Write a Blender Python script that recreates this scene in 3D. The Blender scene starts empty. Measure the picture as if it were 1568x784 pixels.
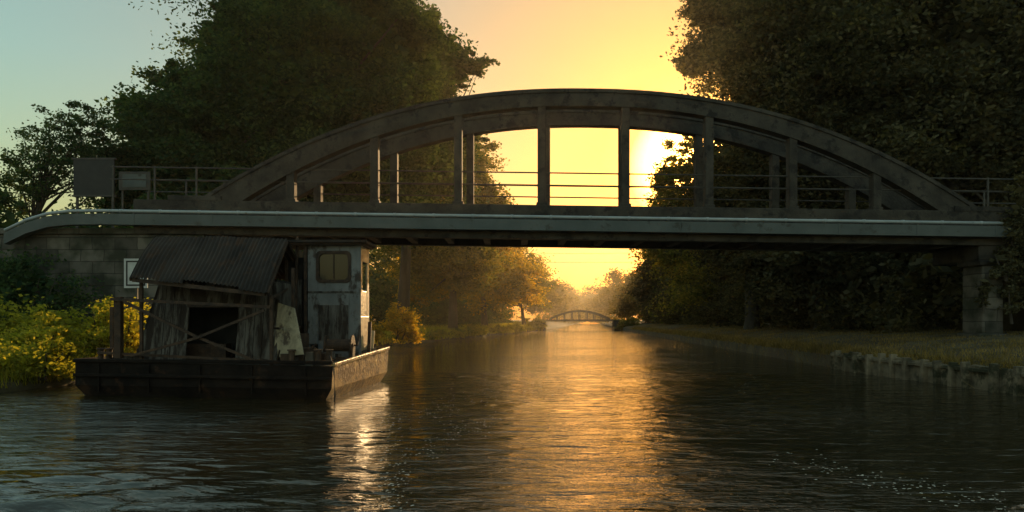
import bpy, math, random
import numpy as np
from mathutils import Vector, Matrix
rng=np.random.default_rng(7); random.seed(7)
S=bpy.context.scene
F=1132.0; H=1.8
def wx(px,Y): return (px-784)*Y/F
def wz(py,Y): return H+(490-py)*Y/F

# ---------------- materials ----------------
def new_mat(n):
    m=bpy.data.materials.new(n); m.use_nodes=True
    nt=m.node_tree; b=nt.nodes['Principled BSDF']; return m,nt,b
def mat(name,c1,c2,scale=4,rough=.8,bump=.3,metal=0,c3=None,c3scale=1.5,c3lo=.55,stretch=(1,1,1),bscale=None,spec=.3):
    m,nt,b=new_mat(name); N=nt.nodes;L=nt.links
    tc=N.new('ShaderNodeTexCoord'); mp=N.new('ShaderNodeMapping'); mp.inputs['Scale'].default_value=stretch
    L.new(tc.outputs['Object'],mp.inputs[0])
    nz=N.new('ShaderNodeTexNoise'); nz.inputs['Scale'].default_value=scale; nz.inputs['Detail'].default_value=8; nz.inputs['Roughness'].default_value=.65
    L.new(mp.outputs[0],nz.inputs[0])
    r=N.new('ShaderNodeValToRGB'); r.color_ramp.elements[0].position=.35; r.color_ramp.elements[1].position=.66
    r.color_ramp.elements[0].color=(*c1,1); r.color_ramp.elements[1].color=(*c2,1)
    L.new(nz.outputs[0],r.inputs[0]); out=r.outputs[0]
    if c3:
        n2=N.new('ShaderNodeTexNoise'); n2.inputs['Scale'].default_value=c3scale; n2.inputs['Detail'].default_value=10; n2.inputs['Roughness'].default_value=.7
        L.new(mp.outputs[0],n2.inputs[0])
        r2=N.new('ShaderNodeValToRGB'); r2.color_ramp.elements[0].position=c3lo; r2.color_ramp.elements[1].position=c3lo+.08
        L.new(n2.outputs[0],r2.inputs[0])
        mx=N.new('ShaderNodeMix'); mx.data_type='RGBA'
        L.new(r2.outputs[0],mx.inputs[0]); L.new(out,mx.inputs[6]); mx.inputs[7].default_value=(*c3,1); out=mx.outputs[2]
    L.new(out,b.inputs['Base Color']); b.inputs['Roughness'].default_value=rough; b.inputs['Metallic'].default_value=metal
    b.inputs['Specular IOR Level'].default_value=spec
    if bump:
        n3=N.new('ShaderNodeTexNoise'); n3.inputs['Scale'].default_value=bscale or scale*4; n3.inputs['Detail'].default_value=8
        L.new(mp.outputs[0],n3.inputs[0])
        bp=N.new('ShaderNodeBump'); bp.inputs['Strength'].default_value=bump; bp.inputs['Distance'].default_value=.03
        L.new(n3.outputs[0],bp.inputs['Height']); L.new(bp.outputs[0],b.inputs['Normal'])
    return m
def leaf_mat(name,ca,cb,cc,trans=.4,scale=.35):
    m,nt,b=new_mat(name); N=nt.nodes;L=nt.links
    N.remove(b); out=N['Material Output']
    g=N.new('ShaderNodeNewGeometry'); nz=N.new('ShaderNodeTexNoise'); nz.inputs['Scale'].default_value=scale; nz.inputs['Detail'].default_value=3
    L.new(g.outputs['Position'],nz.inputs[0])
    ad=N.new('ShaderNodeMath'); ad.operation='MULTIPLY_ADD'; ad.inputs[1].default_value=.45
    sb=N.new('ShaderNodeMath'); sb.operation='SUBTRACT'; sb.inputs[1].default_value=.2
    L.new(nz.outputs[0],sb.inputs[0]); L.new(g.outputs['Random Per Island'],ad.inputs[0]); L.new(sb.outputs[0],ad.inputs[2])
    r=N.new('ShaderNodeValToRGB'); r.color_ramp.elements[0].position=.2; r.color_ramp.elements[1].position=.8
    r.color_ramp.elements[0].color=(*ca,1); r.color_ramp.elements[1].color=(*cc,1)
    e=r.color_ramp.elements.new(.5); e.color=(*cb,1)
    L.new(ad.outputs[0],r.inputs[0])
    d=N.new('ShaderNodeBsdfDiffuse'); t=N.new('ShaderNodeBsdfTranslucent')
    L.new(r.outputs[0],d.inputs[0]); 
    br=N.new('ShaderNodeMix'); br.data_type='RGBA'; br.blend_type='MULTIPLY'; br.inputs[0].default_value=1; br.inputs[7].default_value=(2.6,2.1,.75,1)
    L.new(r.outputs[0],br.inputs[6]); L.new(br.outputs[2],t.inputs[0])
    m1=N.new('ShaderNodeMixShader'); m1.inputs[0].default_value=trans; L.new(d.outputs[0],m1.inputs[1]); L.new(t.outputs[0],m1.inputs[2])
    L.new(m1.outputs[0],out.inputs[0]); return m

M={}
M['leaf_green']=leaf_mat('leaf_green',(.014,.031,.017),(.034,.066,.031),(.075,.12,.045))
M['leaf_dark']=leaf_mat('leaf_dark',(.024,.026,.015),(.06,.06,.033),(.135,.12,.065),trans=.35)
M['leaf_gold']=leaf_mat('leaf_gold',(.09,.09,.015),(.23,.19,.027),(.44,.31,.04),trans=.62,scale=.6)  # autumn leaf colour with golden sunlight mixed into it
M['leaf_mid']=leaf_mat('leaf_mid',(.045,.06,.017),(.1,.115,.03),(.21,.19,.045),trans=.52)
M['leaf_far_hazed']=leaf_mat('leaf_far_hazed',(.06,.06,.022),(.1,.09,.03),(.15,.12,.04),trans=.5)  # distance haze put into the leaf colour by lightening it
M['grass']=leaf_mat('grass_blades',(.09,.11,.02),(.2,.22,.035),(.34,.31,.05),trans=.55,scale=.8)
M['drygrass']=leaf_mat('dry_grass_blades',(.07,.058,.024),(.155,.122,.052),(.27,.21,.09),trans=.42,scale=.8)
M['bark']=mat('bark',(.03,.024,.016),(.08,.065,.045),scale=3,stretch=(1,1,.3),bump=.8)
M['concrete']=mat('weathered_concrete',(.027,.023,.017),(.068,.057,.042),scale=1.2,bump=.5,c3=(.016,.014,.011),c3scale=1.8,c3lo=.52,bscale=14)
M['steel_grey']=mat('painted_steel_grey',(.055,.067,.063),(.09,.102,.094),scale=.8,rough=.5,bump=.1,c3=(.036,.036,.029),c3scale=2.5,c3lo=.58)
M['pipe']=mat('pale_pipe',(.25,.28,.28),(.36,.39,.38),scale=2,rough=.35,bump=.05,c3=(.13,.12,.1),c3scale=3,c3lo=.62)
M['rail']=mat('rail_iron',(.04,.036,.03),(.08,.07,.055),scale=5,rough=.6,bump=.1)
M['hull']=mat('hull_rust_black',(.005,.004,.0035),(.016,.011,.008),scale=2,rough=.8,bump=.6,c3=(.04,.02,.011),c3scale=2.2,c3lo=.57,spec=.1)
M['hullside']=mat('hull_sunlit_worn_paint',(.22,.12,.035),(.5,.31,.11),scale=2.5,rough=.42,bump=1.0,c3=(.07,.028,.011),c3scale=2.6,c3lo=.46,spec=.7)  # rusty worn paint, colour brightened to carry the low sun's gold
M['sunside']=mat('cabin_side_sunlit_paint',(.3,.22,.12),(.55,.44,.26),scale=2.5,rough=.38,bump=.6,c3=(.1,.06,.03),c3scale=3,c3lo=.56,spec=.8)  # warm sunlight put into the colour of this side, over worn patches
M['deck']=mat('deck_plate',(.03,.025,.02),(.07,.06,.045),scale=3,rough=.6,bump=.5)
M['corr']=mat('rusty_corrugated_iron',(.016,.012,.0095),(.044,.034,.027),scale=1.5,rough=.75,bump=.3,metal=0,c3=(.055,.03,.017),c3scale=2.4,c3lo=.52,stretch=(1,.5,.5),spec=.15)
M['boards']=mat('weathered_boards',(.05,.043,.035),(.135,.12,.1),scale=2.5,rough=.85,bump=.5,stretch=(3,1,.5),c3=(.026,.018,.013),c3scale=2.0,c3lo=.46)
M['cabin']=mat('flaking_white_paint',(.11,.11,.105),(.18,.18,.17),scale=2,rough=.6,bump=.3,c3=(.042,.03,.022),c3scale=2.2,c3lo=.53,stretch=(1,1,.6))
M['dark']=mat('dark_interior',(.008,.008,.007),(.02,.018,.015),scale=3,rough=.9,bump=0)
M['rust']=mat('rust_iron',(.02,.013,.009),(.07,.038,.02),scale=6,rough=.7,bump=.5)
M['panel']=mat('leaning_sheet',(.17,.14,.085),(.36,.3,.19),scale=3,rough=.5,bump=.3,c3=(.06,.04,.025),c3scale=2.2,c3lo=.54)
M['white']=mat('sign_white',(.35,.35,.33),(.46,.46,.44),scale=4,rough=.5,bump=.05)
M['foam']=mat('foam',(.45,.42,.33),(.65,.6,.5),scale=4,rough=.5,bump=.05)
M['black']=mat('sign_black',(.01,.01,.01),(.02,.02,.018),scale=4,rough=.5,bump=0)
M['earth']=mat('earth_bank',(.03,.026,.013),(.1,.08,.038),scale=.9,rough=.95,bump=.8,c3=(.06,.043,.024),c3scale=.6,c3lo=.5,bscale=8)
M['wallc']=mat('bank_wall_concrete',(.06,.05,.032),(.22,.175,.11),scale=2,rough=.9,bump=.8,c3=(.03,.03,.014),c3scale=1.3,c3lo=.5)
M['palec']=mat('pale_concrete',(.3,.27,.22),(.42,.38,.3),scale=2,rough=.9,bump=.2)
M['dimc']=mat('dim_concrete',(.07,.07,.055),(.12,.11,.09),scale=2,rough=.9,bump=.2)
def glass():
    m,nt,b=new_mat('dusty_window'); b.inputs['Base Color'].default_value=(.03,.026,.018,1); b.inputs['Roughness'].default_value=.15; b.inputs['Specular IOR Level'].default_value=.4
    return m
M['glass']=glass()
def stone():
    m,nt,b=new_mat('stone_masonry'); N=nt.nodes;L=nt.links
    tc=N.new('ShaderNodeTexCoord'); sx=N.new('ShaderNodeSeparateXYZ'); cx=N.new('ShaderNodeCombineXYZ')
    n0=N.new('ShaderNodeTexNoise'); n0.inputs['Scale'].default_value=1.3; n0.inputs['Detail'].default_value=3; L.new(tc.outputs['Object'],n0.inputs[0])
    va=N.new('ShaderNodeVectorMath'); va.operation='MULTIPLY_ADD'; va.inputs[1].default_value=(.16,.16,.1); L.new(n0.outputs['Color'],va.inputs[0]); L.new(tc.outputs['Object'],va.inputs[2])
    L.new(va.outputs[0],sx.inputs[0]); L.new(sx.outputs[0],cx.inputs[0]); L.new(sx.outputs[2],cx.inputs[1])
    br=N.new('ShaderNodeTexBrick'); br.inputs['Scale'].default_value=1; br.inputs['Brick Width'].default_value=.85; br.inputs['Row Height'].default_value=.45; br.inputs['Mortar Size'].default_value=.018; br.inputs['Mortar Smooth'].default_value=.6
    br.inputs['Color1'].default_value=(.06,.052,.04,1); br.inputs['Color2'].default_value=(.15,.13,.1,1); br.inputs['Mortar'].default_value=(.035,.03,.022,1)
    L.new(cx.outputs[0],br.inputs[0])
    nz=N.new('ShaderNodeTexNoise'); nz.inputs['Scale'].default_value=1.6; nz.inputs['Detail'].default_value=9; L.new(tc.outputs['Object'],nz.inputs[0])
    mx=N.new('ShaderNodeMix'); mx.data_type='RGBA'; mx.blend_type='MULTIPLY'; mx.inputs[0].default_value=.95
    L.new(br.outputs[0],mx.inputs[6]); r=N.new('ShaderNodeValToRGB'); r.color_ramp.elements[0].position=.38; r.color_ramp.elements[0].color=(.2,.26,.15,1); r.color_ramp.elements[1].position=.62
    L.new(nz.outputs[0],r.inputs[0]); L.new(r.outputs[0],mx.inputs[7]); L.new(mx.outputs[2],b.inputs['Base Color']); b.inputs['Roughness'].default_value=.9
    bp=N.new('ShaderNodeBump'); bp.inputs['Distance'].default_value=.05; bp.inputs['Strength'].default_value=.6
    ad=N.new('ShaderNodeMath'); ad.operation='SUBTRACT'; L.new(nz.outputs[0],ad.inputs[0]); L.new(br.outputs['Fac'],ad.inputs[1]); L.new(ad.outputs[0],bp.inputs['Height']); L.new(bp.outputs[0],b.inputs['Normal'])
    return m
M['stone']=stone()

# ---------------- builders ----------------
class PB:
    def __init__(s): s.v=[];s.f=[];s.m=[];s.mats=[]
    def mi(s,k):
        if k not in s.mats: s.mats.append(k)
        return s.mats.index(k)
    def add(s,vs,fs,k):
        o=len(s.v); s.v+= [tuple(v) for v in vs]; i=s.mi(k)
        for f in fs: s.f.append(tuple(a+o for a in f)); s.m.append(i)
    def hexa(s,b,t,k):
        s.add(list(b)+list(t),[(3,2,1,0),(4,5,6,7),(0,1,5,4),(1,2,6,5),(2,3,7,6),(3,0,4,7)],k)
    def box(s,x0,x1,y0,y1,z0,z1,k,rot=None,c=None):
        vs=[Vector(p) for p in [(x0,y0,z0),(x1,y0,z0),(x1,y1,z0),(x0,y1,z0),(x0,y0,z1),(x1,y0,z1),(x1,y1,z1),(x0,y1,z1)]]
        if rot is not None:
            c=Vector(c or ((x0+x1)/2,(y0+y1)/2,(z0+z1)/2)); vs=[c+rot@(v-c) for v in vs]
        s.hexa(vs[:4],vs[4:],k)
    def tube(s,pts,rs,k,n=8,caps=True):
        pts=[Vector(p) for p in pts]
        if not hasattr(rs,'__len__'): rs=[rs]*len(pts)
        vs=[];fs=[]
        for i,p in enumerate(pts):
            d=(pts[min(i+1,len(pts)-1)]-pts[max(i-1,0)]).normalized()
            a=d.orthogonal().normalized() if abs(d.z)>.9 else d.cross(Vector((0,0,1))).normalized()
            if abs(d.z)>.9: a=Vector((1,0,0))-d*d.x; a.normalize()
            b=d.cross(a)
            for j in range(n):
                t=2*math.pi*j/n; vs.append(p+(a*math.cos(t)+b*math.sin(t))*rs[i])
        for i in range(len(pts)-1):
            for j in range(n):
                fs.append((i*n+j,i*n+(j+1)%n,(i+1)*n+(j+1)%n,(i+1)*n+j))
        if caps: fs.append(tuple(range(n-1,-1,-1))); fs.append(tuple((len(pts)-1)*n+j for j in range(n)))
        s.add(vs,fs,k)
    def beam(s,p0,p1,w,h,k):
        p0=Vector(p0);p1=Vector(p1); d=(p1-p0).normalized()
        a=d.cross(Vector((0,0,1))) 
        if a.length<.05: a=Vector((1,0,0))
        a.normalize(); b=a.cross(d).normalized()
        q=[(-1,-1),(1,-1),(1,1),(-1,1)]
        s.hexa([p0+a*w/2*i+b*h/2*j for i,j in q],[p1+a*w/2*i+b*h/2*j for i,j in q],k)
    def obj(s,name,parent=None,bevel=0,smooth=False):
        me=bpy.data.meshes.new(name); me.from_pydata(s.v,[],s.f)
        for k in s.mats: me.materials.append(M[k])
        me.polygons.foreach_set('material_index',s.m)
        if smooth: me.polygons.foreach_set('use_smooth',[True]*len(s.f))
        me.update(); o=bpy.data.objects.new(name,me); S.collection.objects.link(o)
        if parent: o.parent=parent
        if bevel:
            b=o.modifiers.new('bevel','BEVEL'); b.width=bevel; b.segments=2; b.limit_method='ANGLE'
        return o
def empty(name):
    e=bpy.data.objects.new(name,None); S.collection.objects.link(e); return e
def quadmesh(name,V,Fc,mi,mats,parent=None):
    V=np.asarray(V,dtype=np.float32);Fc=np.asarray(Fc,dtype=np.int32)
    me=bpy.data.meshes.new(name); me.vertices.add(len(V)); me.vertices.foreach_set('co',V.ravel())
    me.loops.add(Fc.size); me.loops.foreach_set('vertex_index',Fc.ravel())
    me.polygons.add(len(Fc)); me.polygons.foreach_set('loop_start',np.arange(0,Fc.size,4,dtype=np.int32))
    for k in mats: me.materials.append(M[k])
    me.polygons.foreach_set('material_index',np.asarray(mi,dtype=np.int32))
    me.update(calc_edges=True)
    o=bpy.data.objects.new(name,me); S.collection.objects.link(o)
    if parent:o.parent=parent
    return o
def leaves(P,s,asp=.55):
    n=len(P); a=rng.normal(size=(n,3)); a[:,2]*=.6; a/=np.linalg.norm(a,axis=1)[:,None]
    b=rng.normal(size=(n,3)); b-=a*(a*b).sum(1)[:,None]; b/=np.linalg.norm(b,axis=1)[:,None]
    s=s*rng.uniform(.6,1.3,size=(n,1))/2
    mid=P+a*s*.15
    V=np.stack([P-a*s,mid+b*s*asp,P+a*s,mid-b*s*asp],1).reshape(-1,3)
    return V,np.arange(4*n).reshape(n,4)
def crown_points(lobes,ncl,nl,crel=.2,shell=.45,core=0):
    """leaf positions: flattened tilted sprays of leaves spread through the lobes"""
    vol=np.array([l[3]*l[4]*l[5] for l in lobes])**.75; vol/=vol.sum()
    P=[];C=[];K=[]
    for l,w in zip(lobes,vol):
        k=max(8,int(ncl*w)); c=np.array(l[:3]);r=np.array(l[3:])
        d=rng.normal(size=(k,3)); d/=np.linalg.norm(d,axis=1)[:,None]
        ph=rng.uniform(0,6.28,3); bump=1+.15*np.sin(3*d[:,:1]+ph[0])*np.cos(4*d[:,2:3]+ph[1])+.13*np.sin(7*d[:,:1]+6*d[:,2:3]+ph[2])
        bump=bump*rng.uniform(.85,1.15,size=(k,1))
        rad=rng.uniform(shell**3,1,size=(k,1))**(1/3)*bump
        cc=c+d*rad*r; C.append(cc)
        m=max(3,int(nl*w/k)); cr=crel*r.mean()*rng.uniform(.3,1.5,size=k)
        e=rng.normal(size=(k,m,3))*.5
        el=np.linalg.norm(e,axis=2,keepdims=True); e=e/np.maximum(1,el/1.25)
        ax=d+rng.normal(size=(k,3))*.6; ax[:,2]*=.5; ax/=np.linalg.norm(ax,axis=1)[:,None]
        pr=(e*ax[:,None,:]).sum(2,keepdims=True); e=e+ax[:,None,:]*pr*.7
        e[:,:,2]*=.6
        P.append((cc[:,None,:]+e*cr[:,None,None]).reshape(-1,3))
        if core:
            q=int(nl*w*core); dd=rng.normal(size=(q,3)); dd/=np.linalg.norm(dd,axis=1)[:,None]
            K.append(c+dd*r*(rng.uniform(0,1,size=(q,1))**(1/3))*.7)
    return np.concatenate(P),np.concatenate(C),(np.concatenate(K) if core else None)
def foliage(lobes,ncl,nl,ls,crel,shell,core,zmin=-99):
    P,C,K=crown_points(lobes,ncl,nl,crel,shell,core)
    P=P[P[:,2]>zmin]; V,Fc=leaves(P,ls)
    if core:
        K=K[K[:,2]>zmin]; V2,F2=leaves(K,ls*2.4,.6); Fc=np.concatenate([Fc,F2+len(V)]); V=np.concatenate([V,V2])
    return V,Fc,C
def tree(name,base,lobes,ncl,nl,ls,leaf,tr=.45,crel=.28,limbs=22,shell=.6,core=.08):
    V,Fc,C=foliage(lobes,ncl,nl,ls,crel,shell,core)
    pb=PB(); base=Vector(base); lc=Vector(np.mean([l[:3] for l in lobes],axis=0))
    top=Vector((lc.x,lc.y,max(l[2] for l in lobes)))
    fork=base.lerp(top,.35); fork.x=base.x+(lc.x-base.x)*.15; fork.y=base.y+(lc.y-base.y)*.15
    pb.tube([base-Vector((0,0,.6)),base+Vector((0,0,.4)),base.lerp(fork,.5),fork],[tr*1.5,tr*1.1,tr*.85,tr*.72],'bark',10,False)
    up=[fork,fork.lerp(top,.4)+Vector((rng.normal()*.3,rng.normal()*.3,0)),fork.lerp(top,.75)+Vector((rng.normal()*.5,0,0)),top]
    pb.tube(up,[tr*.72,tr*.5,tr*.3,tr*.1],'bark',8,False)
    idx=rng.choice(len(C),min(limbs,len(C)),replace=False)
    for i in idx:
        c=Vector(C[i]); t=rng.uniform(0,.7); s0=fork.lerp(up[2],t)
        mid=s0.lerp(c,.5)+Vector((rng.normal()*.4,rng.normal()*.4,rng.normal()*.3))
        pb.tube([s0,mid,c],[tr*.32*(1-t*.5),tr*.2*(1-t*.5),tr*.05],'bark',6,False)
    tv=np.array([tuple(v) for v in pb.v]); tf=np.array(pb.f)
    return quadmesh(name,np.concatenate([tv,V]),np.concatenate([tf,Fc+len(tv)]),np.r_[np.zeros(len(tf)),np.ones(len(Fc))],['bark',leaf])
def bush(name,lobes,ncl,nl,ls,leaf,crel=.4,shell=.3):
    V,Fc,C=foliage(lobes,ncl,nl,ls,crel,shell,.04,.05)
    pb=PB()
    for l in lobes:
        for k in range(3):
            b=Vector((l[0]+rng.normal()*l[3]*.1,l[1]+rng.normal()*l[4]*.1,l[2]-l[5]*.95)); c=Vector((l[0]+rng.normal()*l[3]*.4,l[1]+rng.normal()*l[4]*.4,l[2]+l[5]*.5))
            pb.tube([b,b.lerp(c,.5),c],[.05,.035,.01],'bark',4,False)
    tv=np.array([tuple(v) for v in pb.v]); tf=np.array(pb.f)
    return quadmesh(name,np.concatenate([tv,V]),np.concatenate([tf,Fc+len(tv)]),np.r_[np.zeros(len(tf)),np.ones(len(Fc))],['bark',leaf])
def mass(name,lobes,ncl,nl,ls,leaf,crel=.3,shell=.4,core=.06,zmin=.6):
    V,Fc,C=foliage(lobes,ncl,nl,ls,crel,shell,core,zmin); return quadmesh(name,V,Fc,np.zeros(len(Fc)),[leaf])
def blades(name,P,h,w,matk='grass',lean=.35):
    n=len(P); a=rng.uniform(0,2*math.pi,n); d=np.stack([np.cos(a),np.sin(a),np.zeros(n)],1)
    hh=h*rng.uniform(.45,1.3,size=(n,1)); b=np.stack([-d[:,1],d[:,0],d[:,2]],1)
    ln=d*hh*rng.uniform(0,lean*2,size=(n,1)); up=np.array([0,0,1.])
    w=w*rng.uniform(.6,1.3,size=(n,1))
    V=np.stack([P-b*w/2,P+b*w/2,P+ln+up*hh+b*w*.08,P+ln+up*hh-b*w*.08],1).reshape(-1,3)
    return quadmesh(name,V,np.arange(4*n).reshape(n,4),np.zeros(n),[matk])

# ---------------- terrain ----------------
LY=[-60,0,17.7,30,51,95,136,200,330,900]; LX=[-17,-14,-12.6,-11.2,-8.4,-1,6,14,28,90]
RY=[-60,0,17.7,25.5,37,81,157,220,330,900]; RX=[13.5,12.8,12.2,11.8,12.6,15.6,21,27,40,102]
bl=lambda y:np.interp(y,LY,LX); br_=lambda y:np.interp(y,RY,RX)
LD=[0,.06,.6,2,6,15,60,700]; LZ=[-1.6,.12,.38,.6,.9,1.2,1.5,1.6]
RD=[0,.12,.9,3,8,20,60,700]; RZ=[-1.6,.45,.74,1.0,1.3,1.45,1.5,1.6]
lz=lambda d:np.interp(d,LD,LZ); rz=lambda d:np.interp(d,RD,RZ)
ys=np.concatenate([np.arange(-60,60,1.5),np.arange(60,200,5),np.arange(200,901,50)])
ld=np.array([0,.06,.3,.6,1.2,2,3.5,6,10,15,30,60,200,700.]); rd=np.array([0,.12,.4,.9,1.8,3,5,8,13,20,35,60,200,700.])
V=[];ncol=len(ld)+len(rd)
for y in ys:
    for d in ld[::-1]: 
        j=0 if d<.1 else rng.normal()*.05; V.append((bl(y)-d+ (rng.normal()*.12 if .05<d<5 else 0),y,lz(d)+j))
    for d in rd: 
        j=0 if d<.2 else rng.normal()*.03; V.append((br_(y)+d,y,rz(d)+j))
Fc=[(i*ncol+j,i*ncol+j+1,(i+1)*ncol+j+1,(i+1)*ncol+j) for i in range(len(ys)-1) for j in range(ncol-1)]
g=quadmesh('ground',V,Fc,np.zeros(len(Fc)),['earth'])

# water
def water_mat():
    m,nt,b=new_mat('canal_water'); N=nt.nodes;L=nt.links
    b.inputs['Base Color'].default_value=(.02,.016,.007,1); b.inputs['Roughness'].default_value=.03; b.inputs['IOR'].default_value=1.75
    g=N.new('ShaderNodeNewGeometry')
    def nz(sc,st,det,rough=.5,dist=0):
        mp=N.new('ShaderNodeMapping'); mp.inputs['Scale'].default_value=st; mp.inputs['Rotation'].default_value=(0,0,.12); L.new(g.outputs['Position'],mp.inputs[0])
        n=N.new('ShaderNodeTexNoise'); n.inputs['Scale'].default_value=sc; n.inputs['Detail'].default_value=det; n.inputs['Roughness'].default_value=rough; n.inputs['Distortion'].default_value=dist
        L.new(mp.outputs[0],n.inputs[0]); return n.outputs[0]
    a=nz(2.1,(.5,1.3,1),2,.5,.6); c=nz(9,(.5,1.3,1),3,.6,.5); w=nz(.22,(.5,.9,1),1)
    def bump(h,st,dist,prev=None):
        bp=N.new('ShaderNodeBump'); bp.inputs['Distance'].default_value=dist
        if isinstance(st,float): bp.inputs['Strength'].default_value=st
        else: L.new(st,bp.inputs['Strength'])
        L.new(h,bp.inputs['Height'])
        if prev: L.new(prev,bp.inputs['Normal'])
        return bp.outputs[0]
    r=N.new('ShaderNodeMapRange'); r.inputs[1].default_value=.35; r.inputs[2].default_value=.65; r.inputs[3].default_value=.25; r.inputs[4].default_value=1
    L.new(w,r.inputs[0])
    n=bump(a,1.0,.075); n=bump(c,r.outputs[0],.032,n)
    L.new(n,b.inputs['Normal']); return m
M['water']=water_mat()
nx,ny=520,360
gx=np.linspace(-16,14,nx); gy=np.linspace(2.5,26,ny)
X,Yg=np.meshgrid(gx,gy)
Z=np.zeros_like(X)
for k,(ang,wl,am) in enumerate(((1.95,.75,.026),(1.7,.5,.013),(2.3,1.15,.022),(1.4,.36,.006))):
    ph=(X*math.cos(ang)+Yg*math.sin(ang))*2*math.pi/wl+1.3*np.sin(X*.8+k)+1.0*np.sin(Yg*.6+2*k)+.8*np.sin(X*1.7-Yg*1.1+k)
    Z+=am*(np.sin(ph)+.25*np.sin(2*ph+1))
mask=np.exp(-((X+5.0)/2.6)**2)*np.exp(-((Yg-6.8)/1.7)**2)+.1
edge=np.minimum(np.minimum(X+16,14-X),np.minimum(Yg-2.5,26-Yg)); Z*=mask*np.clip(edge/1.5,0,1)
V=np.stack([X,Yg,Z],2).reshape(-1,3)
ii=np.arange(ny-1)[:,None]*nx+np.arange(nx-1)[None]; Fw=np.stack([ii,ii+1,ii+nx+1,ii+nx],2).reshape(-1,4)
nv=len(V)
R=[(-200,-60),(240,-60),(240,2.5),(-200,2.5),(-200,26),(240,26),(240,900),(-200,900),(-16,2.5),(-16,26),(14,2.5),(14,26)]
V=np.concatenate([V,np.array([(x,y,0) for x,y in R])])
Fw=np.concatenate([Fw,np.array([(0,1,2,3),(4,5,6,7),(3,8,9,4),(10,2,5,11)])+nv])
o=quadmesh('canal_water',V,Fw,np.zeros(len(Fw)),['water']); o.data.polygons.foreach_set('use_smooth',[True]*len(Fw))

# ---------------- bridge ----------------
br=empty('arch_bridge'); SL=math.tan(math.radians(.8))
def T(p): return (p[0],p[1],p[2]-p[0]*SL)
def tiltobj(pb): pb.v=[T(v) for v in pb.v]
CX=2.95; HS=15.0; ZT=10.52; Z0=5.95; PW=2.25
def rib(yc,dx,name):
    pb=PB(); n=56
    ring=[]
    for i in range(n+1):
        u=-1+2*i/n; x=CX+dx+u*HS; z=ZT-(ZT-Z0)*abs(u)**PW
        sl=-PW*(ZT-Z0)*abs(u)**(PW-1)*(1 if u>0 else -1)/HS; nn=Vector((sl,0,-1)).normalized()
        th=.64+.3*abs(u)**2
        p=Vector((x,0,z)); q=p+nn*th
        ring.append((p,q,nn))
    w=.24
    for i in range(n):
        (p,q,nn),(p2,q2,n2)=ring[i],ring[i+1]
        Y=Vector((0,w,0)); y=Vector((0,yc,0))
        pb.add([p+y-Y,q+y-Y,q+y+Y,p+y+Y,p2+y-Y,q2+y-Y,q2+y+Y,p2+y+Y],[(0,1,5,4),(1,2,6,5),(2,3,7,6),(3,0,4,7)],'concrete')
        Y=Vector((0,w+.05,0)); a,b_=p-nn*.002,p+nn*.13; c,d=p2-n2*.002,p2+n2*.13
        pb.add([a+y-Y,b_+y-Y,b_+y+Y,a+y+Y,c+y-Y,d+y-Y,d+y+Y,c+y+Y],[(0,1,5,4),(1,2,6,5),(2,3,7,6),(3,0,4,7)],'concrete')
    tiltobj(pb); pb.obj(name,br)
    pb=PB()
    for k in range(8):
        x=2.7+dx+(k-3.5)*3.155; u=(x-CX-dx)/HS; zt=ZT-(ZT-Z0)*abs(u)**PW-.45
        pb.box(x-.15,x+.15,yc-.2,yc+.2,6.0,zt,'concrete')
        pb.box(x-.2,x+.2,yc-.24,yc+.24,6.12,6.24,'concrete')
    tiltobj(pb); pb.obj('hangers',br,bevel=.02)
for yc,dx,nm in ((28,0,'arch_rib'),(30.7,.3,'arch_rib')): rib(yc,dx,nm)
pb=PB()
for yc in (28,30.7):
    pb.box(-14.2,21.5,yc-.28,yc+.28,5.45,6.13,'concrete')
pb.box(-14.2,21.5,28.25,30.45,5.35,5.6,'concrete')
pb.box(-14.2,21.5,27.74,28.1,4.85,5.47,'concrete'); pb.box(-14.2,21.5,30.6,30.96,4.85,5.47,'concrete')
for i in range(23): x=-13+i*1.5; pb.box(x-.13,x+.13,28.1,30.6,4.9,5.36,'concrete')
tiltobj(pb); pb.obj('deck',br,bevel=.02)
pb=PB()
for x0,x1 in ((-12.9,-10.9),(16.6,18.8)):
    for yc in (28,30.7): pb.box(x0,x1,yc-.3,yc+.3,6.12,6.3,'concrete')
ducts=[(-18.8,4.55),(-18.0,4.95),(-17.2,5.2),(-16.4,5.3),(-15.2,5.33),(0,5.33),(10,5.33),(21.5,5.33)]
for (x0,z0),(x1,z1) in zip(ducts[:-1],ducts[1:]):
    pb.add([(x0,27.35,z0-.2),(x1,27.35,z1-.2),(x1,27.7,z1-.2),(x0,27.7,z0-.2),(x0,27.35,z0+.2),(x1,27.35,z1+.2),(x1,27.7,z1+.2),(x0,27.7,z0+.2)],[(3,2,1,0),(4,5,6,7),(0,1,5,4),(2,3,7,6)],'steel_grey')
for i in range(13): x=-14+i*2.9; pb.box(x-.03,x+.03,27.335,27.72,5.12,5.55,'steel_grey')
tiltobj(pb); pb.obj('service_duct',br)
pb=PB()
pb.tube([(x,27.42,z+.31) for x,z in ducts]+[],.06,'pipe',10)
for i in range(25): x=-14.5+i*1.45; pb.box(x-.03,x+.03,27.4,27.74,5.5,5.58,'rail'); pb.tube([(x-.05,27.42,5.64),(x+.05,27.42,5.64)],.072,'pipe',10)
tiltobj(pb); pb.obj('water_pipe',br,smooth=True)
pb=PB()
for yc in (28,30.7):
    for z in (wz(264,28),wz(283,28)): pb.tube([(-15.2,yc,z),(2,yc,z),(22,yc,z)],.028,'rail',6)
    for i in range(24):
        x=-15.1+i*1.577
        if (x<-11 or x>17.5): pb.box(x-.03,x+.03,yc-.03,yc+.03,6.1,wz(262,28),'rail')
tiltobj(pb); pb.obj('railing',br)

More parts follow.
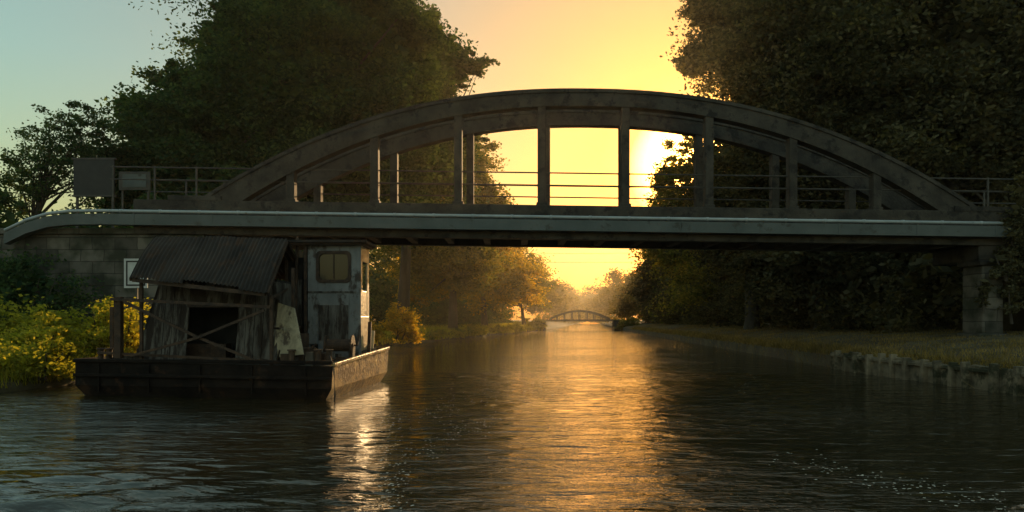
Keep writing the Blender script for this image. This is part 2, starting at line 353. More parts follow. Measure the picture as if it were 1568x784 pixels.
# abutment, pier, embankments
pb=PB(); pb.box(-24,-11.6,27.85,31.2,-.8,5.02,'stone'); pb.box(-24,-11.5,27.75,31.3,5.03,5.25,'stone'); pb.obj('stone_abutment',bevel=.03)
pb=PB()
pb.box(17.65,18.45,27.75,29,.2,3.85,'stone'); pb.box(17.5,18.65,27.65,29.1,3.85,4.05,'concrete'); pb.box(17.55,18.6,27.8,30.9,4.05,4.62,'concrete')
pb.box(17.5,18.6,27.68,29.1,.2,1.3,'stone'); pb.obj('bridge_pier',bevel=.05)
def mound(name,xs,tops,y0,y1,sl):
    V=[];Fq=[]
    for x,t in zip(xs,tops):
        for yy,z in ((y0-sl*(t-1),.2),(y0,t),(y1,t),(y1+sl*(t-1),.2)): V.append((x,yy,z))
    for i in range(len(xs)-1):
        for j in range(3): Fq.append((i*4+j,i*4+j+1,(i+1)*4+j+1,(i+1)*4+j))
    Fq.append((0,1,2,3)); n=(len(xs)-1)*4; Fq.append((n,n+1,n+2,n+3))
    return quadmesh(name,V,Fq,np.zeros(len(Fq)),['earth'])
mound('road_embankment',[-24.1,-35,-50,-80],[5.3,4.8,3.6,1.6],28,31.2,1.3)
mound('road_embankment',[20.5,30,50,90],[4.9,4.6,3.4,1.6],28.2,31.2,1.0)

# ---------------- bank wall right ----------------
pb=PB()
yy=[4.0]
while yy[-1]<27.4: yy.append(yy[-1]+rng.uniform(.6,1.0))
for i,(a,b_) in enumerate(zip(yy[:-1],yy[1:])):
    x0,x1=br_(a)-.02,br_(b_)-.02; tz=.6+rng.normal()*.035; o_=rng.normal()*.02
    pb.hexa([(x0+o_,a,-1),(x0+.12,a,-1),(x1+.12,b_,-1),(x1+o_,b_,-1)],[(x0+o_,a,tz),(x0+.12,a,tz),(x1+.12,b_,tz+rng.normal()*.02),(x1+o_,b_,tz)],'wallc')
    h=.66+rng.normal()*.04; R_=Matrix.Rotation(rng.normal()*.03,3,'X')@Matrix.Rotation(rng.normal()*.03,3,'Y')
    pb.box(x0-.16,x0+.05,a-.07,a+.07,-1,h,'wallc',rot=R_)
    if rng.uniform()<.8: pb.beam((x0-.05,a+.1,.5),(x1-.05,b_-.1,.5),.09,.1,'wallc')
pb.obj('bank_retaining_wall',bevel=.02)

# ---------------- barge ----------------
bg=empty('work_barge')
def lerp2(P,u,v):
    A,B,C,D=P; return tuple((A[i]*(1-u)+B[i]*u)*(1-v)+(D[i]*(1-u)+C[i]*u)*v for i in range(2))
HQ=[(-10.4,17.6),(-4.02,16.6),(-3.58,21.4),(-10.0,22.5)]
def bp_(u,v,z): x,y=lerp2(HQ,u,v); return (x,y,z)
pb=PB(); ZH=.82
tb=[bp_(0,0,ZH),bp_(1,0,ZH-.06),bp_(1,1,ZH+.16),bp_(0,1,ZH+.05)]
bb=[bp_(.07,.05,-.35),bp_(.93,.06,-.35),bp_(.93,.97,-.35),bp_(.07,.97,-.35)]
mb=[bp_(0,0,.25),bp_(.995,0,.25),bp_(.995,1,.3),bp_(0,1,.25)]
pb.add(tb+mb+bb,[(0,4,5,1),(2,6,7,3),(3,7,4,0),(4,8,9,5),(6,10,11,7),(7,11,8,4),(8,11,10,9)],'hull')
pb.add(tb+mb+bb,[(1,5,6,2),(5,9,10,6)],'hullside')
pb.add([bp_(.0,0,.74),bp_(1,0,.72),bp_(1,1,.86),bp_(0,1,.82)],[(0,1,2,3)],'deck')
for (a,b_) in (((0,0),(1,0)),((1,0),(1,1)),((1,1),(0,1)),((0,1),(0,0))):
    p=list(bp_(*a,ZH+.02)); q=list(bp_(*b_,ZH+.02)); 
    if a==(1,0): p[2]-=.05; q[2]+=.15
    pb.beam(p,q,.1,.08,'hullside' if a==(1,0) else 'hull')
pb.beam(bp_(0,-.012,.5),bp_(1,-.012,.48),.05,.07,'hull')
for i in range(5): p=bp_((i+.5)/5,-.004,0); pb.box(p[0]-.02,p[0]+.02,p[1]-.03,p[1]+.03,.1,.76,'hull')
pb.obj('hull',bg,bevel=.012)

def corr(name,c00,c10,c01,c11,nw,amp=.03,sheets=5):
    nu=nw*8; nv=9; V=[]
    c00,c10,c01,c11=map(Vector,(c00,c10,c01,c11)); nrm=(c10-c00).cross(c01-c00).normalized()
    jit=[rng.uniform(-.03,.06) for _ in range(sheets+1)]
    for j in range(nv):
        for i in range(nu+1):
            u=i/nu; v=j/(nv-1); sh=jit[int(u*sheets)]
            vv=v*(1+sh) ; p=c00.lerp(c10,u).lerp(c01.lerp(c11,u),vv)
            sag=-.07*math.sin(math.pi*v)*math.sin(u*7+1)-.05*math.sin(u*3.1)
            V.append(p+nrm*(amp*math.sin(u*nw*2*math.pi)+sag+(.02 if int(u*sheets)%2 else 0)))
    Fq=[(j*(nu+1)+i,j*(nu+1)+i+1,(j+1)*(nu+1)+i+1,(j+1)*(nu+1)+i) for j in range(nv-1) for i in range(nu)]
    o=quadmesh(name,[tuple(v) for v in V],Fq,np.zeros(len(Fq)),['corr'],bg)
    o.data.polygons.foreach_set('use_smooth',[True]*len(Fq)); return o
RA=(wx(236,19.4),19.4,wz(363,19.4)); RB=(wx(440,19.2),19.2,wz(366,19.2))
EA=(wx(199,17.5),17.5,wz(424,17.5)); EB=(wx(409,16.9),16.9,wz(446,16.9))
corr('canopy_roof',RA,RB,EA,EB,34,amp=.022)
corr('canopy_roof_back',RA,RB,(RA[0]+.2,21.4,3.1),(RB[0]+.1,21.2,3.0),26)
pb=PB()
def off(p,dz=-.06,dx=0,dy=0): return (p[0]+dx,p[1]+dy,p[2]+dz)
pb.beam(off(EA,-.07,.05,.05),off(EB,-.07,-.05,.05),.07,.09,'rust'); pb.beam(off(RA,-.1),off(RB,-.1),.07,.09,'rust')
for e,r in ((EA,RA),(EB,RB)): pb.beam(off(e,-.06,0,.03),off(r,-.07),.05,.08,'rust')
posts=[(EA[0]+.15,17.75,EA[2]-.1),(EB[0]+.02,17.15,EB[2]-.08),(RA[0]+.2,21.2,3.1),(RB[0],21.1,3.0),(EB[0]+.15,18.4,3.1)]
for p in posts: pb.beam((p[0],p[1],.75),p,.07,.07,'rust')
def sp(px,py,Y): return (wx(px,Y),Y,wz(py,Y))
pb.beam(sp(182,455,17.75),sp(182,548,17.75),.16,.16,'rust'); pb.beam(sp(172,470,18.4),sp(172,545,18.4),.08,.08,'rust')
pb.beam(sp(170,458,17.65),sp(415,470,17.1),.06,.07,'rust')
pb.beam(sp(190,462,17.5),sp(300,515,17.3),.05,.06,'rust'); pb.beam(sp(300,515,17.3),sp(400,556,17.1),.05,.06,'rust')
pb.beam(sp(200,545,17.45),sp(300,518,17.25),.05,.06,'rust'); pb.beam(sp(300,518,17.25),sp(405,475,17.05),.05,.06,'rust')
pb.beam(sp(150,540,17.9),sp(415,553,17.1),.06,.06,'rust')
pb.beam(sp(205,430,17.6),sp(238,400,18.6),.04,.04,'rust')
pb.beam((EB[0]+.0,17.15,2.3),(RB[0],19.2,2.6),.04,.05,'rust'); pb.beam((EB[0]+.02,17.15,1.6),(RB[0]+.1,21.1,1.6),.04,.05,'rust')
pb.obj('canopy_frame',bg)
pb=PB()
x0,x1=-8.75,-5.85; y0,y1=18.0,20.6; zb,zt=.8,2.75
def front(xa,xb,za,zb_,k,dy=0,th=.05):
    f=lambda z:y0+(z-zb)*.18+dy
    pb.hexa([(xa,f(za),za),(xb,f(za),za),(xb,f(za)+th,za),(xa,f(za)+th,za)],[(xa,f(zb_),zb_),(xb,f(zb_),zb_),(xb,f(zb_)+th,zb_),(xa,f(zb_)+th,zb_)],k)
ox0,ox1,oz=-7.95,-6.75,2.15
x=ox1
while x<x1-.01: xe=min(x+.21,x1); front(x+.006,xe-.006,zb,zt+rng.uniform(-.06,.04),'boards',rng.uniform(-.01,.01)); x=xe
x=x0
while x<ox0-.01: xe=min(x+.2,ox0); front(x+.006,xe-.006,zb,zt+rng.uniform(-.06,.04),'boards',rng.uniform(-.01,.01)); x=xe
front(ox0,ox1,oz,zt,'boards'); front(ox0-.05,ox1+.05,oz-.04,oz+.06,'rust',-.03,.04)
pb.hexa([(x0-.45,y0,zb),(x0-.4,y0,zb),(x0-.4,y1,zb),(x0-.45,y1,zb)],[(x0,y0+.35,zt),(x0+.05,y0+.35,zt),(x0+.05,y1,zt),(x0,y1,zt)],'boards')
pb.add([(x0-.45,y0,zb),(x0,y0,zb),(x0,y0+.35,zt)],[(0,1,2)],'boards')
pb.hexa([(x1-.05,y0+.05,zb),(x1,y0+.05,zb),(x1,y1,zb),(x1-.05,y1,zb)],[(x1-.05,y0+.4,zt),(x1,y0+.4,zt),(x1,y1,zt),(x1-.05,y1,zt)],'boards')
pb.box(x0,x1,y1,y1+.05,zb,zt,'boards'); pb.box(x0,x1,y0+.45,y1,zt,zt+.05,'dark')
pb.box(x0+.05,x1-.06,y0+1.2,y0+1.25,zb,zt-.05,'dark')  # dark sheet standing in for the shade inside the opening
pb.box(-8.2,-7.2,18.6,19.0,.8,1.2,'rust')
pb.obj('deckhouse',bg)
pb=PB()
def slab(q,th,k):
    q=[Vector(v) for v in q]; n=(q[1]-q[0]).cross(q[3]-q[0]).normalized()*th
    pb.hexa(q,[v+n for v in q],k)
slab([sp(421,548,17.6),sp(466,543,17.0),sp(452,472,17.5),sp(428,464,18.0)],.04,'panel')
slab([sp(395,548,18.2),sp(424,553,17.4),sp(430,460,18.2),sp(408,450,18.9)],.03,'boards')
pb.obj('leaning_panels',bg)
pb=PB()
cx0,cx1=-5.5,-4.08; cy0,cy1=19.9,21.1; cz0,cz1=.8,3.86
WX0,WX1=wx(487,19.9),wx(535,19.9); WZ0,WZ1=wz(430,19.9),wz(387,19.9)
t=.05
pb.box(cx0,WX0,cy0,cy0+t,cz0+.35,cz1,'cabin'); pb.box(WX1,cx1,cy0,cy0+t,cz0,cz1,'cabin')
pb.box(WX0,WX1,cy0,cy0+t,WZ1,cz1,'cabin'); pb.box(WX0,WX1,cy0,cy0+t,cz0,WZ0,'cabin')
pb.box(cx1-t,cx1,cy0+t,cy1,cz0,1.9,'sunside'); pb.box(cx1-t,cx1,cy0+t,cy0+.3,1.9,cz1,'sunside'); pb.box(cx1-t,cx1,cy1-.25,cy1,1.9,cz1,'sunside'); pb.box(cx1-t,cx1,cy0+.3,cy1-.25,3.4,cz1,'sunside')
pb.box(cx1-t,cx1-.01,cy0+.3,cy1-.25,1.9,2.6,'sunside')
pb.box(cx0,cx1,cy1,cy1+t,cz0,2.6,'cabin'); pb.box(cx0,cx1,cy1,cy1+t,3.4,cz1,'cabin'); pb.box(cx0,cx0+t,cy0+t,cy1,cz0,cz1,'cabin')
pb.obj('cabin_walls',bg,bevel=.012)
pb=PB()
cxm,czm=(WX0+WX1)/2,(WZ0+WZ1)/2; hw,hh=(WX1-WX0)/2,(WZ1-WZ0)/2
def rr(hw,hh,r,n=6):
    out=[]
    for qx,qz,a0 in ((1,1,0),(-1,1,90),(-1,-1,180),(1,-1,270)):
        for i in range(n+1):
            a=math.radians(a0+90*i/n); out.append((cxm+qx*(hw-r)+r*math.cos(a),czm+qz*(hh-r)+r*math.sin(a)))
    return out
o_=rr(hw+.05,hh+.05,.13); i_=rr(hw-.03,hh-.03,.13); n=len(o_)
vs=[(x,cy0-.03,z) for x,z in o_]+[(x,cy0-.03,z) for x,z in i_]+[(x,cy0+.06,z) for x,z in i_]+[(x,cy0+.0,z) for x,z in o_]
fs=[]
for i in range(n):
    j=(i+1)%n; fs+=[(i,j,n+j,n+i),(n+i,n+j,2*n+j,2*n+i),(3*n+i,3*n+j,j,i)]
pb.add(vs,fs,'rust')
pb.add([(x,cy0+.03,z) for x,z in i_],[tuple(range(n))],'glass')
pb.box(cxm-.012,cxm+.012,cy0+.0,cy0+.028,WZ0+.05,WZ1-.05,'rust')
pb.box(cx0-.0,cx1+.0,cy0-.025,cy0-.002,WZ0-.32,WZ0-.28,'boards'); pb.box(cx1-.1,cx1+.02,cy0-.03,cy0-.002,cz0,cz1,'cabin')
pb.box(-5.2,-4.4,cy0-.02,cy0-.002,1.25,2.2,'boards')
pb.obj('cabin_window',bg)
pb=PB()
pb.box(cx0-.75,cx1+.2,cy0-.25,cy1+.2,cz1,cz1+.07,'corr'); pb.box(cx0-.7,cx1+.12,cy0-.18,cy1+.12,cz1-.05,cz1-.002,'rust')
pb.box(cx0-.62,cx0-.08,cy0+.25,cy1,.8,3.5,'dark'); pb.box(cx0-.66,cx0-.58,cy0+.15,cy0+.23,.8,3.8,'rust'); pb.box(cx0-.1,cx0-.02,cy0-.02,cy0+.06,.8,3.8,'rust')
pb.box(cx0-.5,cx0-.2,cy0+.18,cy0+.24,1.6,2.9,'boards')
pb.tube([(cx0-.35,cy0+.1,.8),(cx0-.35,cy0+.1,2.5),(cx0-.3,cy0+.1,4.05)],[.05,.05,.04],'rust')
pb.obj('cabin_roof',bg,bevel=.01)
pb=PB()
def bollard(x,y,h=.32,r=.07):
    pb.tube([(x,y,.76),(x,y,.76+h),(x,y,.76+h+.01),(x,y,.8+h)],[r,r,r*1.5,r*1.4],'rust',10)
for x,y in ((-4.25,17.2),(-4.5,17.15),(-3.95,21.0),(-4.05,21.2),(-10.0,18),(-9.8,18),(-5.1,17.1)): bollard(x,y)
pb.tube([(-4.75,19.0,1.15),(-4.15,19.0,1.15)],.16,'rust',14); 
for x in (-4.78,-4.12): pb.tube([(x,19.0,1.15),(x+.04,19,1.15)],.27,'rust',16); pb.beam((x,19,.76),(x+.02,19,1.2),.1,.3,'rust')
pb.tube([(-4.05,19,1.15),(-3.98,19,1.15),(-3.96,19.15,1.4)],.025,'rust')
pb.beam((-3.95,20.4,.8),(-3.92,20.4,1.75),.09,.09,'rust'); pb.beam((-3.95,20.8,.8),(-3.9,20.8,1.5),.08,.08,'sunside')
pb.beam((-4.25,19.6,.85),(-3.9,21.0,.95),.12,.14,'deck')
pb.box(-5.6,-5.0,18.2,18.9,.76,1.1,'rust'); pb.box(-5.2,-4.9,17.4,17.8,.76,.98,'rust')
pb.tube([(-5.5,19.3,.8),(-5.5,19.3,1.45)],.2,'rust',14)
pb.tube([(-4.6+.22*math.cos(t),17.9+.22*math.sin(t),.79+.012*t) for t in np.linspace(0,18,60)],.025,'boards',6)
pb.box(-9.9,-9.2,19.5,20.5,.78,1.05,'rust'); pb.beam((-9.9,18.3,.85),(-8.9,17.75,.9),.08,.1,'boards')
pb.tube([(-4.25,17.2,1.0),(-4.0,16.6,.7),(-3.97,16.58,.1),(-3.99,16.58,-.2)],.02,'boards',6)
for k in range(26):
    x=rng.uniform(-5.7,-4.15); y=rng.uniform(17.1,19.8); s=rng.uniform(.04,.15)
    pb.box(x-s,x+s,y-s*.7,y+s*.7,.74,.78+rng.uniform(.05,.3),rng.choice(['rust','boards','deck']),rot=Matrix.Rotation(rng.uniform(0,3),3,'Z'))
for k in range(10):
    x=rng.uniform(-5.6,-4.2); y=rng.uniform(17.3,19.8); a=rng.uniform(0,6)
    pb.beam((x,y,.85),(x+.5*math.cos(a),y+.4*math.sin(a),rng.uniform(.9,1.5)),.03,.03,'rust')
pb.obj('deck_gear',bg,bevel=.008)

# ---------------- signs and small stuff ----------------
pb=PB(); Y=24.5
x0,x1,z0,z1=wx(190,Y),wx(226,Y),wz(441,Y),wz(396,Y)
pb.box(x0,x1,Y,Y+.03,z0,z1,'white'); m=.07
for a in ((x0+m,x1-m,z1-m-.05,z1-m),(x0+m,x1-m,z0+m,z0+m+.05),(x0+m,x0+m+.05,z0+m+.05,z1-m-.05),(x1-m-.05,x1-m,z0+m+.05,z1-m-.05)): pb.box(a[0],a[1],Y-.006,Y-.002,a[2],a[3],'black')
pb.box((x0+x1)/2-.15,(x0+x1)/2+.15,Y-.006,Y-.002,z0+.3,z0+.45,'black')
pb.box((x0+x1)/2-.04,(x0+x1)/2+.04,Y+.032,Y+.1,.5,z1-.05,'rail'); pb.obj('navigation_sign')
pb=PB(); Y=29
pb.box(-17.2,-15.6,Y,Y+.06,6.7,8.1,'black'); pb.box(-17.26,-15.54,Y-.02,Y+.08,8.1,8.16,'rail'); pb.box(-17.26,-15.54,Y-.02,Y+.08,6.64,6.7,'rail')
for x in (-17.1,-15.7): pb.box(x-.04,x+.04,Y+.061,Y+.14,5.2,8.1,'rail')
pb.obj('road_sign_board')
pb=PB()
pb.box(-15.1,-13.9,28.4,28.45,6.8,7.5,'rail'); pb.box(-14.95,-14.05,28.38,28.398,6.9,7.4,'steel_grey')
for x in (-15,-14): pb.box(x-.03,x+.03,28.46,28.52,5.7,7.5,'rail')
pb.obj('parapet_panel')
pb=PB(); pb.tube([(18.1,25.8,.9),(18.1,25.8,1.9),(18.1,25.8,2.1)],[.2,.18,.1],'palec',12); pb.obj('mooring_post')
pb=PB(); Y=128; cx=wx(888,Y); hs=5.2
for yo in (0,2.4):
    for i in range(24):
        u0,u1=-1+i/12,-1+(i+1)/12
        pb.beam((cx+u0*hs,Y+yo,3.35-1.45*u0*u0),(cx+u1*hs,Y+yo,3.35-1.45*u1*u1),.3,.34,'dimc')
    for k in range(-3,4): x=cx+k*1.3; pb.beam((x,Y+yo,1.9),(x,Y+yo,3.3-1.45*(k*1.3/hs)**2),.14,.12,'dimc')
pb.box(cx-7,cx+7,Y-.3,Y+2.7,1.55,1.9,'dimc'); pb.box(cx-7,cx-5.9,Y,Y+2.4,-1,1.55,'dimc'); pb.box(cx+5.9,cx+7,Y,Y+2.4,-1,1.55,'dimc'); pb.obj('distant_arch_bridge')
pb=PB(); Y=165
for z in (wz(388,Y),wz(402,Y)):
    pb.tube([(x,Y,z+.9*((x-15)/40)**2) for x in np.linspace(-25,55,15)],.04,'rail',4)
for x in (-25,55): pb.tube([(x,Y,1),(x,Y,19)],[.25,.15],'bark',8); pb.box(x-.8,x+.8,Y-.1,Y+.1,17.6,17.8,'rail')
pb.obj('power_line')
pts=[]
for (a,b_) in (((560,655),(700,622)),((690,625),(860,575)),((1060,540),(1160,600)),((1200,705),(1568,784)),((600,650),(610,784)),((620,700),(760,640))):
    for k in range(150):
        t=rng.uniform(); px=a[0]+(b_[0]-a[0])*t+rng.normal()*15; py=a[1]+(b_[1]-a[1])*t+rng.normal()*9
        Y=2038/(py-490); pts.append((wx(px,Y),Y,.02))
P=np.array(pts); s=rng.uniform(.006,.022,size=(len(P),1)); ex=np.array([1,0,0.]);ey=np.array([0,1,0.])
V=np.stack([P-ex*s,P-ey*s,P+ex*s,P+ey*s],1).reshape(-1,3); quadmesh('floating_foam',V,np.arange(len(V)).reshape(-1,4),np.zeros(len(P)),['foam'])

# ---------------- vegetation ----------------
def L(px,py,Y,R,k=1,ky=1): 
    r=R*Y/F; return (wx(px,Y),Y,wz(py,Y),r,r*ky,r*k)
tree('plane_tree',(-13,46,.9),[L(470,130,46,150,.95),L(340,185,45,105,.95),L(585,80,46,85),L(510,250,47,145,.8),L(385,40,47,75),L(560,-10,46,90,.7),L(275,140,45,45,.8),L(620,180,47,65),L(440,-30,46,80,.7),L(330,60,46,35)],520,165000,.27,'leaf_green',.6,limbs=40,crel=.25)
tree('plane_tree',(-8.6,58,.9),[L(620,150,58,90,1.1),L(655,255,58,75,1.0),L(695,105,58,38,.8),L(600,60,58,65),L(655,45,58,32),L(718,205,58,24),L(722,100,58,24,.7)],300,82000,.3,'leaf_green',.5,limbs=26,crel=.27)
tree('plane_tree',(-6,75,.9),[L(700,250,75,56,1.0),L(738,310,75,38,1),L(655,350,75,80,1),L(690,400,75,60,1)],260,60000,.34,'leaf_mid',.45)
tree('plane_tree',(-3.5,95,.9),[L(750,350,95,42),L(745,415,95,62,.9),L(680,400,93,50),L(790,440,95,34),L(640,440,90,40)],240,60000,.33,'leaf_gold',.4)
tree('plane_tree',(2,125,.9),[L(795,425,125,44,1.1),L(815,450,123,28),L(740,440,125,50)],150,30000,.4,'leaf_mid',.35)
tree('ash_tree',(-25,38,3),[L(95,235,38,75,.85),L(50,265,38,50,.7),L(130,190,38,45,.8),L(25,300,38,50,.7)],200,15000,.17,'leaf_green',.2,crel=.22,shell=.2,limbs=50,core=.0)
tree('lime_tree',(-20,43,1.2),[L(265,225,43,88,1.0),L(220,290,42,70,.8),L(300,150,44,55),L(215,170,43,30),L(330,290,43,80,.8)],260,75000,.26,'leaf_green',.35)
tree('plane_tree',(22,37,1.4),[L(1460,60,38,210,.9,.8),L(1530,260,38,160,.9,.7),L(1400,200,38,120),L(1500,-60,38,200,.6)],560,170000,.28,'leaf_dark',.6,limbs=30,crel=.24)
tree('plane_tree',(19.5,46,1.4),[L(1270,80,46,155,1.1),L(1310,260,46,150,.9),L(1200,230,46,90),L(1240,380,46,120,.7)],460,140000,.3,'leaf_dark',.55,limbs=30,crel=.25)
tree('plane_tree',(18.5,57,1.4),[L(1150,50,57,90,1.2),L(1190,220,57,105,1),L(1062,95,57,32,1.0),L(1085,5,57,42),L(1140,340,57,90)],360,105000,.31,'leaf_dark',.5,limbs=26,crel=.27)
tree('plane_tree',(22,78,1.4),[L(1105,290,78,60,1.0),L(1034,258,78,28,1.3),L(1100,390,78,90,.9),L(1035,370,78,45),L(1018,295,78,27),L(1045,320,78,40),L(1062,225,78,20)],330,75000,.33,'leaf_mid',.45,core=.02)
tree('plane_tree',(25,105,1.4),[L(1045,425,105,62,.9),L(1015,395,105,32),L(990,440,105,28)],150,38000,.42,'leaf_dark',.4)
tree('plane_tree',(27,140,1.4),[L(1000,447,140,45,1),L(970,460,140,28)],90,24000,.47,'leaf_far_hazed',.35)
lob=[L(965,452,180,34),L(985,430,175,22),L(945,458,230,32),L(928,464,290,28),L(835,452,170,26),L(848,460,220,30),L(868,466,300,28),L(905,470,380,26),L(885,471,420,26),L(925,468,400,30),L(855,466,400,28),L(820,455,200,30)]
mass('distant_trees',lob,500,90000,.65,'leaf_far_hazed',zmin=.3)
lob=[]
for k in range(42):
    Y=rng.uniform(70,200); lob.append((bl(Y)-rng.uniform(14,45),Y,6,6,6,6.5))
    Y=rng.uniform(55,200); lob.append((br_(Y)+rng.uniform(14,45),Y,6,6,6,6.5))
mass('woodland',lob,1600,130000,.8,'leaf_green',zmin=.8)
lob=[]
for Y in np.arange(34,150,3.2): lob.append((br_(Y)+rng.uniform(6,8.5),Y,rng.uniform(2.6,4.2),2.6,2.6,rng.uniform(2.4,3.6)))
for Y in np.arange(30,60,2.5): lob.append((br_(Y)+rng.uniform(9,12),Y+5,4.6,3.2,3,3.6))
mass('undergrowth',lob,1100,150000,.3,'leaf_dark',zmin=1)
lob=[]
for Y in np.arange(60,135,4): lob.append((bl(Y)-rng.uniform(5,9),Y,rng.uniform(1.6,3),2.4,2.4,rng.uniform(1.5,2.5)))
for x in np.arange(-32,-20,2): lob.append((x,35+rng.uniform(0,3),rng.uniform(4,6),2,2,2.6))
for x in np.arange(-22,-12,2.2): lob.append((x,40+rng.uniform(0,5),rng.uniform(2,4),2.2,2,2.6))
for x in np.arange(-24,-13,1.6): lob.append((x,33.5+rng.uniform(0,1),rng.uniform(5,6.3),1.5,1.3,1.3))
mass('undergrowth',lob,700,95000,.27,'leaf_green')
bush('golden_bush',[(-7.6,50,1.4,1.0,1.0,1.0),(-6.9,50.5,.8,.7,.7,.7),(-8.0,50,2.2,.5,.5,.7),(-7.1,50,2.0,.35,.4,.5)],70,5000,.19,'leaf_gold')
bush('shrub',[(-9.6,46,1.3,1.2,1,1.0),(-10.4,42,1.5,1.2,1,1.1),(-8.9,47.5,.9,.9,.8,.7)],80,7000,.16,'leaf_gold')
bush('shrub',[(-16.3,22,1.6,1.5,1.2,1.1),(-14.3,22.5,1.3,1.0,1,.9),(-12.9,23.5,1.5,.8,.8,1.0)],120,12000,.15,'grass')
bush('shrub',[(-18.5,24,2.4,1.6,1.2,1.8),(-17.2,26.3,2.6,1.8,1,1.6),(-20,25.5,3,1.8,1,1.9)],120,15000,.15,'leaf_green')
bush('fern_clump',[(-13.9,18.6,.8,1.2,.9,.6),(-15.5,19.3,1.1,1.3,.9,.7),(-12.4,19.6,.7,.7,.8,.5),(-13.2,20.8,1.1,.9,.8,.8),(-11.9,22.8,1.4,.7,.6,1.1)],130,20000,.12,'grass')
bush('ivy',[(18.9,27.3,5.5,.7,.4,1.2),(19.9,27.3,5.0,.8,.4,1.5),(18.6,27.4,5.0,.5,.3,.5),(19.4,27.4,6.6,.8,.5,.6),(19.9,27.4,3.6,.9,.4,1.2),(18.3,27.45,3.9,.7,.3,.7),(18.6,27.5,2.6,.35,.25,1.0),(17.6,27.6,2.9,.14,.2,.9)],160,14000,.14,'leaf_dark')
bush('ivy',[(-21.5,27.5,4.2,1.6,.35,1.3),(-19,27.5,3.2,1.3,.3,1.0),(-22.5,27.4,2.6,1.5,.4,1.6)],140,12000,.14,'leaf_green')
lob=[(bl(Y)-rng.uniform(.1,.9),Y,.5,rng.uniform(.5,1.3),.8,rng.uniform(.3,1.0)) for Y in np.arange(53,135,2.2)]
lob+=[(cxx,127,1.0,1.6,1.2,1.5) for cxx in (wx(888,128)-7.6,wx(888,128)+7.6,wx(888,128)+9,wx(888,128)-9.5)]
mass('bank_shrubs',lob,420,48000,.18,'leaf_mid',zmin=.05)
def scat(n,side,y0,y1,d0,d1,p=1):
    Y=y0+(y1-y0)*rng.uniform(size=n)**p; d=d0+(d1-d0)*rng.uniform(size=n)
    if side<0: return np.stack([bl(Y)-d,Y,lz(d)-.02],1)
    return np.stack([br_(Y)+d,Y,rz(d)-.02],1)
blades('tall_grass',scat(28000,-1,12,30,.0,6),.42,.022)
blades('tall_grass',scat(20000,-1,32,130,.0,5,1.4),.5,.05)
blades('lawn_grass',scat(70000,1,14,120,.1,9,1.8),.09,.025,'drygrass')
blades('tall_grass',scat(16000,1,10,110,-.05,.8,1.5),.24,.03,'drygrass',lean=.8)

# ---------------- haze, sky, sun ----------------
m=bpy.data.materials.new('evening_haze'); m.use_nodes=True; nt=m.node_tree; nt.nodes.remove(nt.nodes['Principled BSDF'])
vs_=nt.nodes.new('ShaderNodeVolumeScatter'); vs_.inputs['Density'].default_value=.00036; vs_.inputs['Anisotropy'].default_value=.74; vs_.inputs['Color'].default_value=(1,.88,.68,1)
nt.links.new(vs_.outputs[0],nt.nodes['Material Output'].inputs['Volume']); M['haze']=m
pb=PB(); pb.box(-120,140,-15,460,-3,45,'haze'); pb.obj('haze')
AZ=math.radians(14.1); EL=math.radians(11.4)
sd=Vector((math.sin(AZ)*math.cos(EL),math.cos(AZ)*math.cos(EL),math.sin(EL)))
W=bpy.data.worlds.new('World'); S.world=W; W.use_nodes=True; nt=W.node_tree; N=nt.nodes; Lk=nt.links
bgn=N['Background']; sky=N.new('ShaderNodeTexSky'); sky.sky_type='NISHITA'; sky.sun_disc=False; sky.sun_elevation=EL; sky.sun_rotation=AZ
sky.air_density=1.4; sky.dust_density=3.0; sky.ozone_density=1.5
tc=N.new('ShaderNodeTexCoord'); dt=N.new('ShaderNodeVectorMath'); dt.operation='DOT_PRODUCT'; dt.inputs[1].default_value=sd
nm=N.new('ShaderNodeVectorMath'); nm.operation='NORMALIZE'; Lk.new(tc.outputs['Generated'],nm.inputs[0]); Lk.new(nm.outputs[0],dt.inputs[0])
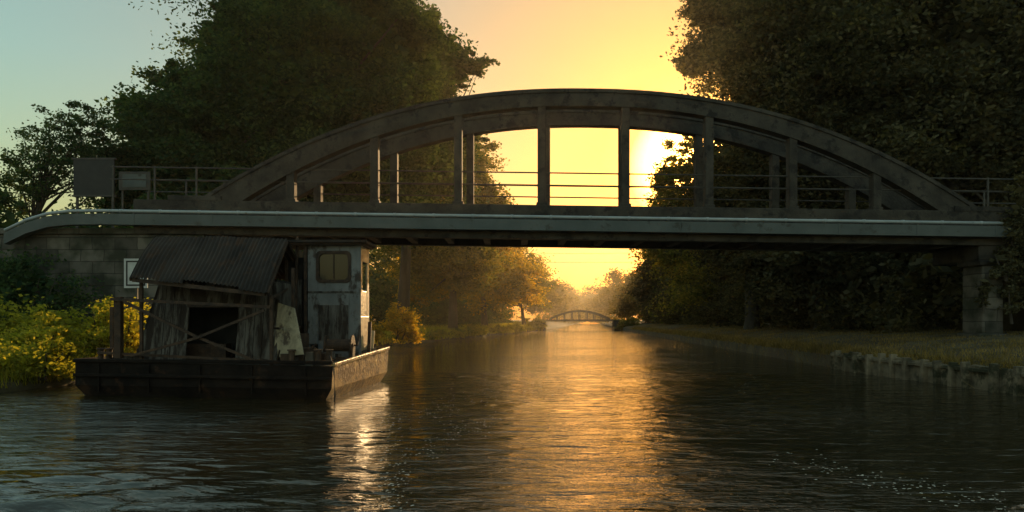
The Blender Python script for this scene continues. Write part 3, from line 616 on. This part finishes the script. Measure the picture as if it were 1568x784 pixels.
r=N.new('ShaderNodeValToRGB'); cr=r.color_ramp; cr.elements[0].position=.0; cr.elements[0].color=(2.7,2.8,2.45,1); cr.elements[1].position=1.0; cr.elements[1].color=(4,2.7,1.2,1)  # first stop brightens the sky behind the camera as added fill light
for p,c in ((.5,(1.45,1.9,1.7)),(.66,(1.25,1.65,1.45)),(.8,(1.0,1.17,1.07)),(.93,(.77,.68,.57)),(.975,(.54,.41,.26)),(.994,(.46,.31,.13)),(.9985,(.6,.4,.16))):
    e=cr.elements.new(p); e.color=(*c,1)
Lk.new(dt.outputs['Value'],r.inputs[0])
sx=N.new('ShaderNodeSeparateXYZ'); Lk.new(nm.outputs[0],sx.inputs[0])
r2=N.new('ShaderNodeValToRGB'); r2.color_ramp.elements[0].position=0; r2.color_ramp.elements[0].color=(1,.78,.5,1); r2.color_ramp.elements[1].position=.75; r2.color_ramp.elements[1].color=(1.5,1.35,1.1,1)  # last stop brightens the unseen overhead sky, added for fill and water reflections
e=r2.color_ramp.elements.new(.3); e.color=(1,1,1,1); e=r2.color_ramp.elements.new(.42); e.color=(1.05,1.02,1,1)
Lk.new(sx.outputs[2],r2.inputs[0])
def mul(a,b):
    mx=N.new('ShaderNodeMix'); mx.data_type='RGBA'; mx.blend_type='MULTIPLY'; mx.inputs[0].default_value=1; Lk.new(a,mx.inputs[6]); Lk.new(b,mx.inputs[7]); return mx.outputs[2]
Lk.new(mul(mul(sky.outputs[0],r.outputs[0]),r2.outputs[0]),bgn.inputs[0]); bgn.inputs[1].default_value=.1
sl=bpy.data.lights.new('sun','SUN'); sl.energy=5; sl.angle=math.radians(.5); sl.color=(1,.64,.3)
so=bpy.data.objects.new('sun',sl); S.collection.objects.link(so); so.rotation_euler=(-sd).to_track_quat('-Z','Y').to_euler()
cam=bpy.data.cameras.new('camera'); co=bpy.data.objects.new('camera',cam); S.collection.objects.link(co); S.camera=co
co.location=(0,0,H); co.rotation_euler=(math.radians(90),0,0); cam.lens=26; cam.sensor_width=36; cam.shift_y=98/1568; cam.clip_end=3000; cam.clip_start=.1
S.view_settings.view_transform='Standard'; S.view_settings.look='None'; S.view_settings.exposure=0
